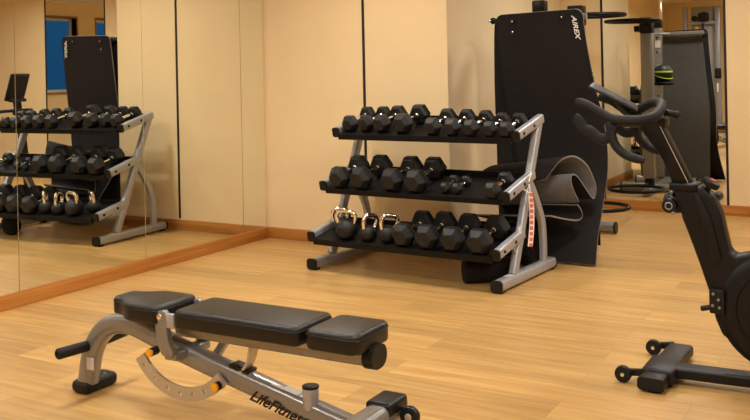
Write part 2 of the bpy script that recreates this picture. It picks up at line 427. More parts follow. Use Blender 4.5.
# ------------------------------------------------------------------ dumbbells
def hex_head(bm, o, a, u, s, w, L, out):
    """hex prism along a; w across the corners; out = sign of the outer end"""
    rr = w / 2; e = 0.22 * w; prof = [(-L / 2, 0.62), (-L / 2 + e, 1.0), (L / 2 - e * 0.6, 1.0), (L / 2, 0.82)] if out < 0 else [(-L / 2, 0.82), (-L / 2 + e * 0.6, 1.0), (L / 2 - e, 1.0), (L / 2, 0.62)]
    rings = []
    for d, k in prof:
        rings.append([bm.verts.new(o + a * d + (s * math.cos(R_(60 * i)) + u * math.sin(R_(60 * i))) * rr * k) for i in range(6)])
    fs = [bm.faces.new(rings[0][::-1]), bm.faces.new(rings[-1])]
    for A, B in zip(rings, rings[1:]):
        for i in range(6): fs.append(bm.faces.new((A[i], A[(i + 1) % 6], B[(i + 1) % 6], B[i])))
    bmesh.ops.recalc_face_normals(bm, faces=fs)
    bmesh.ops.bevel(bm, geom=list({e for f in fs for e in f.edges}), offset=0.0025, segments=2, affect='EDGES')

_db = {}
def make_dumbbell(w, sep, label, group, p, yaw, tilt):
    """origin at the middle of the handle, lying on a hex flat, axis along local y"""
    key = (w, sep)
    rot = (Matrix.Rotation(R_(-3.8) + yaw, 4, 'Z') @ Matrix.Rotation(tilt, 4, 'X')).to_euler()
    if key in _db: return dup(_db[key], label, p, rot, group)
    r = thing('dumbbell', label, 'dumbbell', p, 0, group); r.rotation_euler = rot
    a, u, s = V((0, 1, 0)), V((0, 0, 1)), V((1, 0, 0)); L = 0.62 * w
    for sg in (-1, 1):
        bm = BM(); hex_head(bm, a * sg * sep / 2, a, u, s, w, L, sg); obj('head', bm, 'rubber', r, 20)
    bm = BM(); g = sep / 2 - L / 2; hr = 0.0135 if w > 0.08 else 0.009
    add_lathe(bm, [(-g - 0.004, hr * 1.25), (-g + 0.008, hr * 1.25), (-g + 0.012, hr), (-g * 0.3, hr * 1.12), (g * 0.3, hr * 1.12), (g - 0.012, hr), (g - 0.008, hr * 1.25), (g + 0.004, hr * 1.25)], (0, 0, 0), a, 16)
    obj('handle', bm, 'chrome', r)
    _db[key] = r
    return r
ORD = ['first', 'second', 'third', 'fourth', 'fifth', 'sixth', 'seventh', 'eighth', 'ninth']
def row(k, items, tier, group, kind='hex dumbbell'):
    for i, (x, w, sep, y) in enumerate(items):
        lab = 'black %s with chrome handle on the %s, %s from the mirrored wall' % (kind, tier, ORD[i])
        p = RM @ shelf_pt(k, x, y + 0.012 + sep / 2, w * 0.433 + 0.0015)
        make_dumbbell(w, sep, lab, group, p, R_(random.uniform(-1.5, 1.5)), TILT[k])
row('top', [(0.087, 0.126, 0.235, 0.055), (0.217, 0.126, 0.235, 0.065), (0.350, 0.136, 0.235, 0.055), (0.530, 0.150, 0.235, 0.045), (0.770, 0.130, 0.225, 0.018), (0.917, 0.127, 0.225, 0.016), (1.055, 0.12, 0.225, 0.014), (1.187, 0.112, 0.20, 0.012), (1.303, 0.11, 0.20, 0.010)], 'top shelf', 'hex dumbbells on the top shelf')
row('mid', [(0.132, 0.160, 0.25, 0.016), (0.312, 0.166, 0.26, 0.018), (0.556, 0.166, 0.26, 0.018), (0.735, 0.166, 0.26, 0.018)], 'middle shelf', 'large hex dumbbells on the middle shelf', 'large hex dumbbell')
row('mid', [(0.935, 0.078, 0.135, 0.03), (1.022, 0.078, 0.135, 0.03)], 'middle shelf', 'tiny hex dumbbells on the middle shelf', 'tiny hex dumbbell')
p = RM @ shelf_pt('mid', 1.285, 0.012 + 0.095, 0.112 * 0.433 + 0.0015)
make_dumbbell(0.112, 0.19, 'small black hex dumbbell alone at the silver end of the middle shelf', None, p, R_(-2), TILT['mid'])
row('bot', [(0.722, 0.160, 0.255, 0.022), (0.890, 0.166, 0.255, 0.02), (1.066, 0.166, 0.255, 0.02), (1.254, 0.168, 0.255, 0.02)], 'bottom shelf', 'hex dumbbells on the bottom shelf')

# ------------------------------------------------------------------ kettlebells
def kettlebell(x, y, r, hw, hh, rotz, label):
    p = RM @ shelf_pt('bot', x, y, 0.0)
    k = thing('kettlebell', label, 'kettlebell', p, 0, 'chrome-handled kettlebells'); k.rotation_euler = (Matrix.Rotation(R_(rotz), 4, 'Z') @ Matrix.Rotation(TILT['bot'] * math.cos(R_(rotz)), 4, 'X') @ Matrix.Rotation(TILT['bot'] * math.sin(R_(rotz)), 4, 'Y')).to_euler()
    bm = BM(); prof = []
    for q in range(15):
        t = math.pi * q / 14; z = -r * math.cos(t) * 0.94; prof.append((max(z, -0.82 * r) + 0.82 * r + 0.002, r * math.sin(t) if 0 < q < 14 else 0.0))
    prof[0] = (0.002, 0.0); add_lathe(bm, prof, (0, 0, 0), (0, 0, 1), 28); obj('bell', bm, 'rubber', k)
    zc = r * 1.1
    bm = BM(); pts = smooth_path([(-hw * 0.62, 0, zc), (-hw * 0.86, 0, zc + 0.3 * hh), (-hw, 0, zc + 0.66 * hh), (-hw * 0.72, 0, zc + 0.97 * hh), (0, 0, zc + 1.03 * hh), (hw * 0.72, 0, zc + 0.97 * hh), (hw, 0, zc + 0.66 * hh), (hw * 0.86, 0, zc + 0.3 * hh), (hw * 0.62, 0, zc)], 6)
    add_tube(bm, pts, 0.029, n=14, up=(0, 1, 0)); obj('handle', bm, 'chrome', k)
kettlebell(0.135, 0.145, 0.056, 0.055, 0.098, 30, 'kettlebell half hidden at the mirror end of the bottom shelf')
kettlebell(0.258, 0.062, 0.074, 0.066, 0.100, 10, 'largest kettlebell, its chrome handle facing out across the shelf')
kettlebell(0.425, 0.045, 0.058, 0.054, 0.102, 68, 'kettlebell with its handle turned edge-on beside the largest one')
kettlebell(0.565, 0.06, 0.061, 0.056, 0.104, 48, 'kettlebell standing next to the bottom row of hex dumbbells')

# ------------------------------------------------------------------ mats and their stand
ST = thing('mat_stand', 'silver post stand with black rings behind the hanging mats', 'storage stand', (2.2, 0.9, 0))
so = V((2.2, 0.9, 0))
def stp(p): return V(p) - so
for yy, x0, x1 in ((0.62, 1.86, 2.50), (1.25, 1.86, 2.48)):
    bm = BM(); add_tube(bm, [stp((x0, yy, 0.05)), stp((x1, yy, 0.05))], 0.085, 0.085, 'soft'); f = obj('foot_tube', bm, 'pewter', ST)
    for xx in (x0, x1):
        bm = BM(); d = 0.016 if xx == x1 else -0.016
        add_tube(bm, [stp((xx, yy, 0.05)), stp((xx + d, yy, 0.05))], 0.092, 0.092, 'soft'); obj('end_cap', bm, 'cap', f)
bm = BM(); add_tube(bm, [stp((2.2, 0.60, 0.05)), stp((2.2, 1.62, 0.05))], 0.08, 0.07, 'rect'); obj('base_beam', bm, 'pewter', ST)
bm = BM(); add_tube(bm, [stp((2.12, 0.64, 1.68)), stp((2.12, 0.36, 1.68))], 0.06, 0.05, 'rect'); obj('top_arm', bm, 'pewter', ST)
bm = BM(); add_tube(bm, [stp((1.96, 0.36, 1.68)), stp((2.56, 0.36, 1.68))], 0.05, 0.045, 'rect'); obj('crossbar', bm, 'pewter', ST)
for px in (2.15, 2.48):
    bm = BM(); add_cyl(bm, stp((px, 0.36, 1.672)), stp((px, 0.245, 1.672)), 0.012, 12); obj('hook_arm', bm, 'cap', ST)
for i, px in enumerate((2.12,)):
    bm = BM(); add_box(bm, stp((px - 0.045, 0.60, 0.09)), stp((px + 0.045, 0.68, 1.74)), 0.008)
    pst = obj('post', bm, 'pewter', ST)
    bm = BM(); add_box(bm, stp((px - 0.05, 0.595, 1.74)), stp((px + 0.05, 0.685, 1.83)), 0.012); obj('post_cap', bm, 'cap', pst)
    for zz in [0.35 + 0.16 * q for q in range(9)]:
        bm = BM(); add_cyl(bm, stp((px, 0.678, zz)), stp((px, 0.684, zz)), 0.011, 12); obj('adjustment_hole', bm, 'cap', pst)
bm = BM(); add_cyl(bm, stp((1.908, 0.248, 1.672)), stp((2.565, 0.248, 1.672)), 0.017, 14); add_ball(bm, stp((1.903, 0.248, 1.672)), 0.024); bar = obj('hanging_bar', bm, 'cap', ST)
bm = BM(); add_cyl(bm, stp((1.865, 0.248, 1.672)), stp((1.89, 0.248, 1.672)), 0.008, 10); obj('pin', bm, 'chrome', bar)
bm = BM(); add_box(bm, stp((2.115, 1.31, 0.16)), stp((2.235, 1.40, 1.66)), 0.008); rp = obj('post', bm, 'pewter', ST)
bm = BM(); add_box(bm, stp((2.13, 1.32, 0.085)), stp((2.22, 1.39, 0.165)), 0.006); obj('post_foot', bm, 'cap', rp)
bm = BM(); add_box(bm, stp((2.11, 1.30, 1.66)), stp((2.24, 1.415, 1.825)), 0.012); add_cyl(bm, stp((2.05, 1.36, 1.71)), stp((2.12, 1.36, 1.71)), 0.033, 18); obj('collar', bm, 'cap', rp)
for zz in (0.11, 1.768):
    bm = BM(); add_torus(bm, stp((2.165, 1.885, zz)), 0.258, 0.016, n=56); add_cyl(bm, stp((2.17, 1.40 if zz > 1 else 1.38, zz)), stp((2.165, 1.63, zz)), 0.012, 10); obj('ball_ring', bm, 'tray', ST)
bm = BM(); add_torus(bm, stp((2.22, 0.98, 1.66)), 0.10, 0.009, n=36); add_cyl(bm, stp((2.14, 0.67, 1.66)), stp((2.19, 0.89, 1.66)), 0.009, 10); obj('small_ring', bm, 'silver', ST)
bm = BM(); add_lathe(bm, [(0, 0.0), (0, 0.115), (0.03, 0.125), (0.034, 0.12), (0.008, 0.108), (0.008, 0.0)], stp((2.27, 1.12, 1.115)), (0, 0, 1), 30); add_cyl(bm, stp((2.15, 0.67, 1.12)), stp((2.2, 1.03, 1.12)), 0.012, 10); obj('ball_tray', bm, 'cap', ST)
bm = BM(); add_box(bm, stp((2.10, 0.681, 1.52)), stp((2.16, 0.685, 1.60))); obj('paper_tag', bm, 'sticker', ST)

bm = BM(); add_ball(bm, (0, 0, 0), 0.108, 32)
mb = tag(obj('medicine_ball', bm, 'rubber', None, 40, (2.27, 1.12, 1.232)), 'black medicine ball with lime bands, seen in the recess mirror', 'ball')
bm = BM(); add_lathe(bm, [(0.018, 0.1075), (0.018, 0.1085), (0.026, 0.1075), (0.034, 0.1055), (0.034, 0.1035)], (0, 0, 0), (0, 0, 1), 40); obj('band', bm, 'lime', mb)
bm = BM(); add_torus(bm, (0, 0, -0.01), 0.1065, 0.004, axis=(0.35, 0.2, 1), n=50); obj('stripe', bm, 'lime', mb)

def sheet(name, A, B, rows, thick, m, parent=None, nx=10, corner=0.0):
    """a thick sheet between two edge curves A(t), B(t) given as point lists of equal length"""
    bm = BM(); g0, g1 = [], []
    a, b = smooth_path(A, 4), smooth_path(B, 4); n = len(a)
    P = [[a[i].lerp(b[i], j / nx) for j in range(nx + 1)] for i in range(n)]
    if corner:
        for i in range(n):
            d = (a[i] - a[0]).length
            if d < corner:
                k = corner - math.sqrt(max(0, corner ** 2 - (corner - d) ** 2)); w = (b[i] - a[i]).length
                for j in range(nx + 1):
                    f = (k + (w - 2 * k) * j / nx) / w; P[i][j] = a[i].lerp(b[i], f)
    for i in range(n):
        r0, r1 = [], []
        for j in range(nx + 1):
            du = P[i][min(j + 1, nx)] - P[i][max(j - 1, 0)]; dv = P[min(i + 1, n - 1)][j] - P[max(i - 1, 0)][j]
            nn = du.cross(dv).normalized()
            r0.append(bm.verts.new(P[i][j] + nn * thick / 2)); r1.append(bm.verts.new(P[i][j] - nn * thick / 2))
        g0.append(r0); g1.append(r1)
    fs = []
    def q(mi, *v):
        f = bm.faces.new(v); f.material_index = mi; fs.append(f)
    for i in range(n - 1):
        for j in range(nx):
            q(0, g0[i][j], g0[i + 1][j], g0[i + 1][j + 1], g0[i][j + 1]); q(1, g1[i][j], g1[i][j + 1], g1[i + 1][j + 1], g1[i + 1][j])
        q(2, g0[i][0], g1[i][0], g1[i + 1][0], g0[i + 1][0]); q(2, g0[i][nx], g0[i + 1][nx], g1[i + 1][nx], g1[i][nx])
    for j in range(nx):
        q(2, g0[0][j], g0[0][j + 1], g1[0][j + 1], g1[0][j]); q(2, g0[n - 1][j], g1[n - 1][j], g1[n - 1][j + 1], g0[n - 1][j + 1])
    bmesh.ops.recalc_face_normals(bm, faces=fs)
    return obj(name, bm, m, parent, 50)

# front mat: hangs from the bar, bellies back, its foot swings out over the floor
DM = V((-0.022, 0.06, 0.004))
RE = [(2.600, 0.150, 1.722), (2.602, 0.156, 1.69), (2.612, 0.18, 1.52), (2.647, 0.239, 1.212), (2.685, 0.30, 0.97), (2.702, 0.335, 0.745), (2.698, 0.327, 0.54), (2.696, 0.22, 0.36), (2.705, 0.05, 0.16), (2.722, -0.065, 0.008)]
LE = [(1.962, 0.150, 1.706), (1.962, 0.156, 1.676), (1.965, 0.18, 1.51), (1.980, 0.235, 1.21), (2.005, 0.29, 0.97), (2.03, 0.32, 0.745), (2.05, 0.31, 0.54), (2.06, 0.22, 0.36), (2.07, 0.05, 0.16), (2.07, -0.06, 0.008)]
FM = thing('exercise_mat', 'black exercise mat hanging in front, white script at its top corner', 'mat', (2.3, 0.15, 0)); fo = V((2.3, 0.15, 0))
FM.location = fo + DM
sheet('mat_sheet', [V(p) - fo for p in LE], [V(p) - fo for p in RE], 0, 0.014, ['mat', 'mat', 'matedge'], FM, 12, 0.05)
for x, z, y in ((2.088, 1.655, 0.150), (2.086, 1.578, 0.163), (2.453, 1.668, 0.149)):
    bm = BM(); add_torus(bm, V((x, y, z)) - fo, 0.019, 0.005, axis=(0, 1, 0.13), n=20); eo = obj('eyelet', bm, 'cap', FM)
    bm = BM(); add_cyl(bm, V((x, y - 0.007, z)) - fo, V((x, y - 0.002, z)) - fo, 0.007, 10); obj('eyelet_pin', bm, 'chrome', eo)
tm = Matrix.Translation(V((2.525, 0.141, 1.675)) - fo) @ Matrix.Rotation(R_(7), 4, 'X') @ Matrix.Rotation(R_(82), 4, 'Y') @ Matrix.Rotation(R_(90), 4, 'X')
text_mesh('AIREX', 0.045, 'white', 'lettering', tm, FM, 0.35, 0.0006, 0.0012, 1.3)
# back mat: straight drop just behind
BE1 = [(1.925, 0.225, 1.695), (1.912, 0.235, 1.5), (1.890, 0.28, 1.2), (1.868, 0.34, 0.95), (1.860, 0.37, 0.75), (1.86, 0.37, 0.5), (1.87, 0.36, 0.25), (1.88, 0.36, 0.06)]
BE2 = [(2.545, 0.225, 1.70), (2.565, 0.235, 1.5), (2.60, 0.285, 1.2), (2.63, 0.345, 0.95), (2.645, 0.375, 0.75), (2.64, 0.375, 0.5), (2.63, 0.36, 0.25), (2.63, 0.36, 0.06)]
tag(sheet('exercise_mat', [V(p) + DM for p in BE1], [V(p) + DM for p in BE2], 0, 0.012, ['matdark', 'mat', 'mat'], None, 10, 0.05), 'plain black mat hanging flat behind the front one', 'mat')
# curled mat pushed in between the rack and the hanging mats
CP = [(2.419, -0.150, 0.585), (2.458, -0.11, 0.651), (2.502, -0.055, 0.711), (2.563, 0.02, 0.726), (2.62, 0.105, 0.662), (2.655, 0.155, 0.55), (2.663, 0.165, 0.49), (2.650, 0.15, 0.433), (2.628, 0.118, 0.466), (2.592, 0.056, 0.558), (2.572, 0.02, 0.598), (2.552, -0.006, 0.604), (2.550, -0.018, 0.56), (2.561, -0.005, 0.50), (2.578, 0.025, 0.44), (2.575, 0.05, 0.418), (2.55, 0.055, 0.43)]
CL = [V(p) + V((-0.54, 0.02, -0.055)) for p in CP]
for i_, q_ in enumerate(((1.885, -0.21, 0.44), (1.90, -0.205, 0.53), (1.945, -0.13, 0.61), (2.01, 0.0, 0.65))): CL[i_] = V(q_)
tag(sheet('exercise_mat', CP, CL, 0, 0.011, ['matgrey', 'mat', 'matedge'], None, 8), 'loosely curled mat with grey inner face, wedged behind the rack', 'mat')
CQ = [(2.572, 0.04, 0.40), (2.588, 0.062, 0.36), (2.594, 0.064, 0.318), (2.570, 0.03, 0.297), (2.518, -0.06, 0.315), (2.45, -0.15, 0.345)]
tag(sheet('exercise_mat', CQ, [V(p) + V((-0.56, 0.02, -0.03)) for p in CQ], 0, 0.011, ['mat', 'mat', 'matedge'], None, 8), 'black mat folded underneath the grey-faced curled one', 'mat')
# black roll lying on the floor under the lowest shelf
ro = V((2.10, -0.785, 0.077)); rd = V((0.30, 0.22, 0)).normalized()
bm = BM(); add_lathe(bm, [(0, 0.018), (0, 0.068), (0.006, 0.076), (0.30, 0.076), (0.306, 0.068), (0.306, 0.018), (0.20, 0.016)], (0, 0, 0), rd, 30)
tag(obj('foam_roller', bm, 'mat', None, 40, ro), 'black roll lying on the floor under the bottom shelf', 'foam roller')

# rolled mat on the floor behind the rack, under the curled ones
bm = BM(); pts = []
for q in range(64):
    a = q / 63 * 2 * math.pi * 5.2; r_ = 0.03 + 0.099 * q / 63; pts.append((r_ * math.cos(a), r_ * math.sin(a)))
outer = [(x_ * (1 + 0.006 / math.hypot(x_, y_)), y_ * (1 + 0.006 / math.hypot(x_, y_))) for x_, y_ in pts]; inner = [(x_ * (1 - 0.006 / math.hypot(x_, y_)), y_ * (1 - 0.006 / math.hypot(x_, y_))) for x_, y_ in pts]
add_prism(bm, outer + inner[::-1], lambda a, b, d: V((d, a, b)), -0.20, 0.20)
tag(obj('rolled_mat', bm, 'mat', None, 40, (2.10, -0.105, 0.136)), 'tightly rolled black mat on the floor under the curled mats', 'mat')

# ------------------------------------------------------------------ weight bench
BO = V((1.47, -3.22, 0)); BN = thing('weight_bench', 'adjustable black padded bench on a curved silver frame', 'weight bench', BO)
def wb(p): return V(p) - BO
YB = -3.24
bm = BM(); add_box(bm, wb((1.432, -3.288, 0.0)), wb((1.532, -3.104, 0.056)), 0.024, 4); obj('rubber_foot', bm, 'cap', BN)
path = smooth_path([(1.492, YB, 0.045), (1.518, YB, 0.16), (1.565, YB, 0.245), (1.645, YB, 0.303), (1.755, YB, 0.314), (1.86, YB, 0.290), (2.0, YB, 0.248), (2.18, YB, 0.206), (2.43, YB, 0.152), (2.62, YB, 0.110), (2.83, YB, 0.065)], 6)
bm = BM(); add_tube(bm, [wb(p) for p in path], 0.082, 0.074, 'oval', up=(0, 1, 0)); fr = obj('frame_tube', bm, 'pewter', BN, 45)
for s in (-1, 1):
    bm = BM(); add_cyl(bm, wb((1.525, YB + s * 0.03, 0.205)), wb((1.525, YB + s * 0.185, 0.213)), 0.0225, 22, 0.004); h = obj('hand_grip', bm, 'grip', BN)
    bm = BM(); add_torus(bm, wb((1.525, YB + s * 0.185, 0.213)), 0.013, 0.004, axis=(0, 1, 0)); obj('grip_ring', bm, 'cap', h)
# pads
def round_poly(poly, r, n=5):
    out = []; P = [V(p) for p in poly]; m = len(P)
    for i in range(m):
        p, a, b = P[i], P[i - 1], P[(i + 1) % m]
        k = min(r, (a - p).length * 0.45, (b - p).length * 0.45)
        s, e = p + (a - p).normalized() * k, p + (b - p).normalized() * k
        for q in range(n + 1):
            u = q / n; out.append(tuple(s * (1 - u) ** 2 + p * 2 * u * (1 - u) + e * u * u))
    return out
PY0, PY1, PZ0, PZ1 = -3.364, -3.122, 0.368, 0.438
seat_o = round_poly([(1.700, YB - 0.062), (1.700, YB + 0.062), (1.760, YB + 0.066), (1.835, PY1), (2.002, PY1), (2.002, PY0), (1.835, PY0), (1.760, YB - 0.066)], 0.035)
back_o = round_poly([(2.078, PY0), (2.654, PY0), (2.654, PY1), (2.078, PY1)], 0.035)
head_o = round_poly([(2.674, PY0), (2.895, PY0), (2.895, PY1), (2.680, PY1)], 0.045)
for nm, o_ in (('seat_pad', seat_o), ('back_pad', back_o), ('head_pad', head_o)):
    bm = BM(); add_prism(bm, o_, lambda a, b, d: wb((a, b, d)), PZ0, PZ1, 0.0)
    top = [e for e in bm.edges if (e.verts[0].co.z > PZ1 - 0.001 and e.verts[1].co.z > PZ1 - 0.001)]
    bot = [e for e in bm.edges if (e.verts[0].co.z < PZ0 + 0.001 and e.verts[1].co.z < PZ0 + 0.001)]
    bmesh.ops.bevel(bm, geom=top, offset=0.018, segments=4, affect='EDGES', profile=0.5)
    bot = [e for e in bm.edges if (e.verts[0].co.z < PZ0 + 0.001 and e.verts[1].co.z < PZ0 + 0.001)]
    bmesh.ops.bevel(bm, geom=bot, offset=0.010, segments=2, affect='EDGES', profile=0.5)
    pad = obj(nm, bm, 'vinyl', BN, 60)
    cx_ = sum(a for a, b in o_) / len(o_); cy_ = sum(b for a, b in o_) / len(o_)
    bm = BM(); add_tube(bm, [wb((a, b, PZ1 - 0.0185)) for a, b in o_], 0.005, n=6, closed=True); obj('piping', bm, 'vinyl', pad)
# backrest carrier, seat carrier, bracket
bm = BM(); add_tube(bm, [wb((2.02, YB, 0.338)), wb((2.868, YB, 0.338))], 0.085, 0.058, 'rect'); bc = obj('backrest_rail', bm, 'pewter', BN)
bm = BM(); add_tube(bm, [wb((2.868, YB, 0.340)), wb((2.91, YB, 0.340))], 0.105, 0.082, 'soft'); obj('end_cap', bm, 'cap', bc)
bm = BM(); add_prism(bm, [(2.10, 0.365), (2.86, 0.367), (2.86, 0.35), (2.10, 0.35)], lambda a, b, d: wb((a, d, b)), -3.30, -3.15); obj('pad_plate', bm, 'plate', BN)
bm = BM(); add_box(bm, wb((1.76, -3.30, 0.352)), wb((1.99, -3.17, 0.370)), 0.004); obj('seat_plate', bm, 'pewter', BN)
for s in (-1, 1):
    y = YB + s * 0.100
    bm = BM(); add_prism(bm, round_poly([(1.984, 0.330), (1.980, 0.42), (2.030, 0.425), (2.036, 0.40), (2.040, 0.34), (2.050, 0.30), (2.072, 0.268), (2.060, 0.250), (2.015, 0.250), (1.994, 0.29)], 0.02), lambda a, b, d: wb((a, d, b)), y - 0.012, y + 0.012, 0.004); add_box(bm, wb((2.015, min(YB, y), 0.235)), wb((2.075, max(YB, y), 0.262)), 0.004); br_ = obj('pivot_bracket', bm, 'pewter', BN)
    bm = BM(); add_box(bm, wb((2.02, y - 0.01, 0.36)), wb((2.075, y + 0.01, 0.415)), 0.004); obj('bracket_link', bm, 'silver', br_)
    bm = BM(); add_cyl(bm, wb((2.006, y - 0.011 * s, 0.400)), wb((2.006, y + s * 0.018, 0.400)), 0.012, 16); obj('pivot_bolt', bm, 'chrome', br_)
# notched adjustment arc with holes
def boolean_cut(o, cutters):
    me = o.data
    bmc = BM()
    for a, b, r in cutters: add_cyl(bmc, a, b, r, 14, 0.0001)
    cme = bpy.data.meshes.new('cut'); bmc.to_mesh(cme); bmc.free()
    co = bpy.data.objects.new('cut', cme); COL.objects.link(co); co.parent = o.parent
    md = o.modifiers.new('b', 'BOOLEAN'); md.operation = 'DIFFERENCE'; md.solver = 'EXACT'; md.object = co
    dg = bpy.context.evaluated_depsgraph_get(); new = bpy.data.meshes.new_from_object(o.evaluated_get(dg))
    o.modifiers.clear(); o.data = new; bpy.data.objects.remove(co)
    for p in new.polygons: p.use_smooth = False
cc = V((2.062, 0.36)); ro_, ri_ = 0.288, 0.236
poly = []
A0, A1 = 214, 318
for k in range(25):
    a = R_(A0 + (A1 - A0) * k / 24); poly.append((cc.x + ro_ * math.cos(a), cc.y + ro_ * math.sin(a)))
for k in range(25):
    a = R_(A1 - (A1 - A0) * k / 24); poly.append((cc.x + ri_ * math.cos(a), cc.y + ri_ * math.sin(a)))
bm = BM(); add_prism(bm, poly, lambda a, b, d: wb((a, d, b)), -3.298, -3.286, 0.0); arc = obj('adjustment_arc', bm, 'plate', BN, 30)
holes = []
for a in (222, 238, 254, 268, 282, 295):
    p = cc + V((math.cos(R_(a)), math.sin(R_(a)))) * 0.262; holes.append((wb((p.x, -3.31, p.y)), wb((p.x, -3.26, p.y)), 0.0085))
boolean_cut(arc, holes)
for x, z, L in ((1.918, 0.242, 0.012), (2.245, 0.158, 0.014)):
    bm = BM(); add_cyl(bm, wb((x, YB - 0.035, z)), wb((x, YB - 0.062 - L, z)), 0.0165, 18); kb = obj('pull_pin', bm, 'cap', BN)
    bm = BM(); add_cyl(bm, wb((x, YB - 0.062 - L, z)), wb((x, YB - 0.074 - L, z)), 0.016, 22, 0.004); obj('pin_knob', bm, 'orange', kb)
# struts and stops
bm = BM(); add_tube(bm, [wb(p) for p in smooth_path([(2.372, -3.245, 0.325), (2.362, -3.245, 0.265), (2.335, -3.245, 0.22), (2.30, -3.245, 0.20)], 5)], 0.05, 0.012, 'rect', up=(1, 0, 0.4)); obj('stop_strut', bm, 'plate', BN)
bm = BM(); add_box(bm, (-0.045, -0.03, -0.006), (0.045, 0.03, 0.006), 0.003, mx=Matrix.Translation(wb((2.315, YB, 0.220))) @ Matrix.Rotation(R_(11), 4, 'Y')); obj('stop_pad', bm, 'cap', BN)
bm = BM(); add_tube(bm, [wb((2.215, -3.175, 0.330)), wb((2.135, -3.175, 0.225))], 0.035, 0.03, 'rect', up=(1, 0, 0.4)); obj('lift_strut', bm, 'silver', BN)
bm = BM(); add_cyl(bm, wb((2.627, YB - 0.01, 0.12)), wb((2.627, YB - 0.01, 0.194)), 0.030, 24, 0.002); sb = obj('stop_post', bm, 'silver', BN)
bm = BM(); add_cyl(bm, wb((2.627, YB - 0.01, 0.193)), wb((2.627, YB - 0.01, 0.202)), 0.0312, 24, 0.003); obj('post_cap', bm, 'cap', sb)
# tail tube with grip covers and wheels
bm = BM(); add_tube(bm, [wb((2.84, -3.48, 0.082)), wb((2.84, -3.0, 0.082))], 0.092, 0.095, 'rect'); tl = obj('tail_tube', bm, 'pewter', BN)
for s in (-1, 1):
    bm = BM(); add_box(bm, wb((2.788, min(YB + s * 0.095, YB + s * 0.235), 0.088)), wb((2.892, max(YB + s * 0.095, YB + s * 0.235), 0.139)), 0.014, 3); obj('tail_cover', bm, 'cap', tl)
    bm = BM(); a = wb((2.930, YB + s * 0.160, 0.080)); add_cyl(bm, a, a + V((0, s * 0.03, 0)), 0.037, 26, 0.008); wh = obj('wheel', bm, 'cap', BN)
    bm = BM(); add_cyl(bm, a + V((0, s * 0.03 - 0.0, 0)), a + V((0, s * 0.038, 0)), 0.012, 14); add_cyl(bm, a + V((0, -s * 0.004, 0)), a + V((0, s * 0.004, 0)), 0.014, 14); obj('wheel_hub', bm, 'plate', wh); bm = BM(); add_box(bm, wb((2.87, min(YB + s * 0.192, YB + s * 0.202), 0.062)), wb((2.945, max(YB + s * 0.192, YB + s * 0.202), 0.098)), 0.003); obj('wheel_bracket', bm, 'cap', BN)
bm = BM(); add_box(bm, wb((1.525, YB - 0.0385, 0.11)), wb((1.565, YB - 0.0355, 0.16))); 
tm = Matrix.Translation(wb((2.372, YB - 0.0400, 0.122))) @ Matrix.Rotation(R_(13.2), 4, 'Y') @ Matrix.Rotation(R_(90), 4, 'X')
text_mesh('LifeFitness', 0.057, 'text', 'lettering', tm, BN, 0.5, 0.0008, 0.0014, 1.06)
bm2 = bm; obj('paper_label', bm2, 'sticker', BN)
bm = BM(); add_box(bm, (-0.06, -0.02, -0.0008), (0.06, 0.02, 0.0008), 0, mx=Matrix.Translation(wb((2.52, YB - 0.004, 0.1735))) @ Matrix.Rotation(R_(11.3), 4, 'Y')); obj('warning_label', bm, 'sticker', BN)

# ------------------------------------------------------------------ exercise bike
KO = V((3.6, -2.03, 0)); BK = thing('exercise_bike', 'black indoor cycling bike with curved grey foam handlebars', 'exercise bike', KO)
def kb_(p): return V(p) - KO
yc = -2.0
bm = BM(); add_tube(bm, [kb_((3.580, -2.225, 0.036)), kb_((3.586, -2.05, 0.036)), kb_((3.592, -1.70, 0.036))], 0.108, 0.052, 'rect'); ff = obj('front_foot', bm, 'cap', BK)
bm = BM(); add_box(bm, kb_((3.522, -2.14, 0.01)), kb_((3.655, -1.93, 0.074)), 0.014, 3); obj('foot_saddle', bm, 'cap', ff)
for yy in (-2.18, -1.77):
    bm = BM(); add_cyl(bm, kb_((3.586, yy, 0.0)), kb_((3.586, yy, 0.03)), 0.035, 20); obj('levelling_foot', bm, 'cap', ff)
for y, x in ((-2.14, 3.448), (-1.715, 3.474)):
    bm = BM(); add_cyl(bm, kb_((x, y - 0.014, 0.036)), kb_((x, y + 0.014, 0.036)), 0.0345, 24, 0.006); rl = obj('roller', bm, 'cap', BK)
    bm = BM(); add_cyl(bm, kb_((x, y - 0.018, 0.036)), kb_((x, y + 0.018, 0.036)), 0.009, 12); obj('roller_hub', bm, 'chrome', rl)
    bm = BM(); add_tube(bm, [kb_((x, y + 0.026, 0.036)), kb_((3.56, y + 0.026, 0.05))], 0.018, 0.03, 'rect'); add_cyl(bm, kb_((x, y + 0.012, 0.036)), kb_((x, y + 0.03, 0.036)), 0.014, 12); obj('roller_bracket', bm, 'cap', BK)
bm = BM(); add_tube(bm, [kb_((3.64, -2.04, 0.05)), kb_((4.75, -1.99, 0.05))], 0.095, 0.046, 'rect'); obj('base_beam', bm, 'bike', BK)
bm = BM(); add_tube(bm, [kb_((4.75, -2.29, 0.045)), kb_((4.75, -1.69, 0.045))], 0.11, 0.07, 'rect'); obj('rear_foot', bm, 'cap', BK)
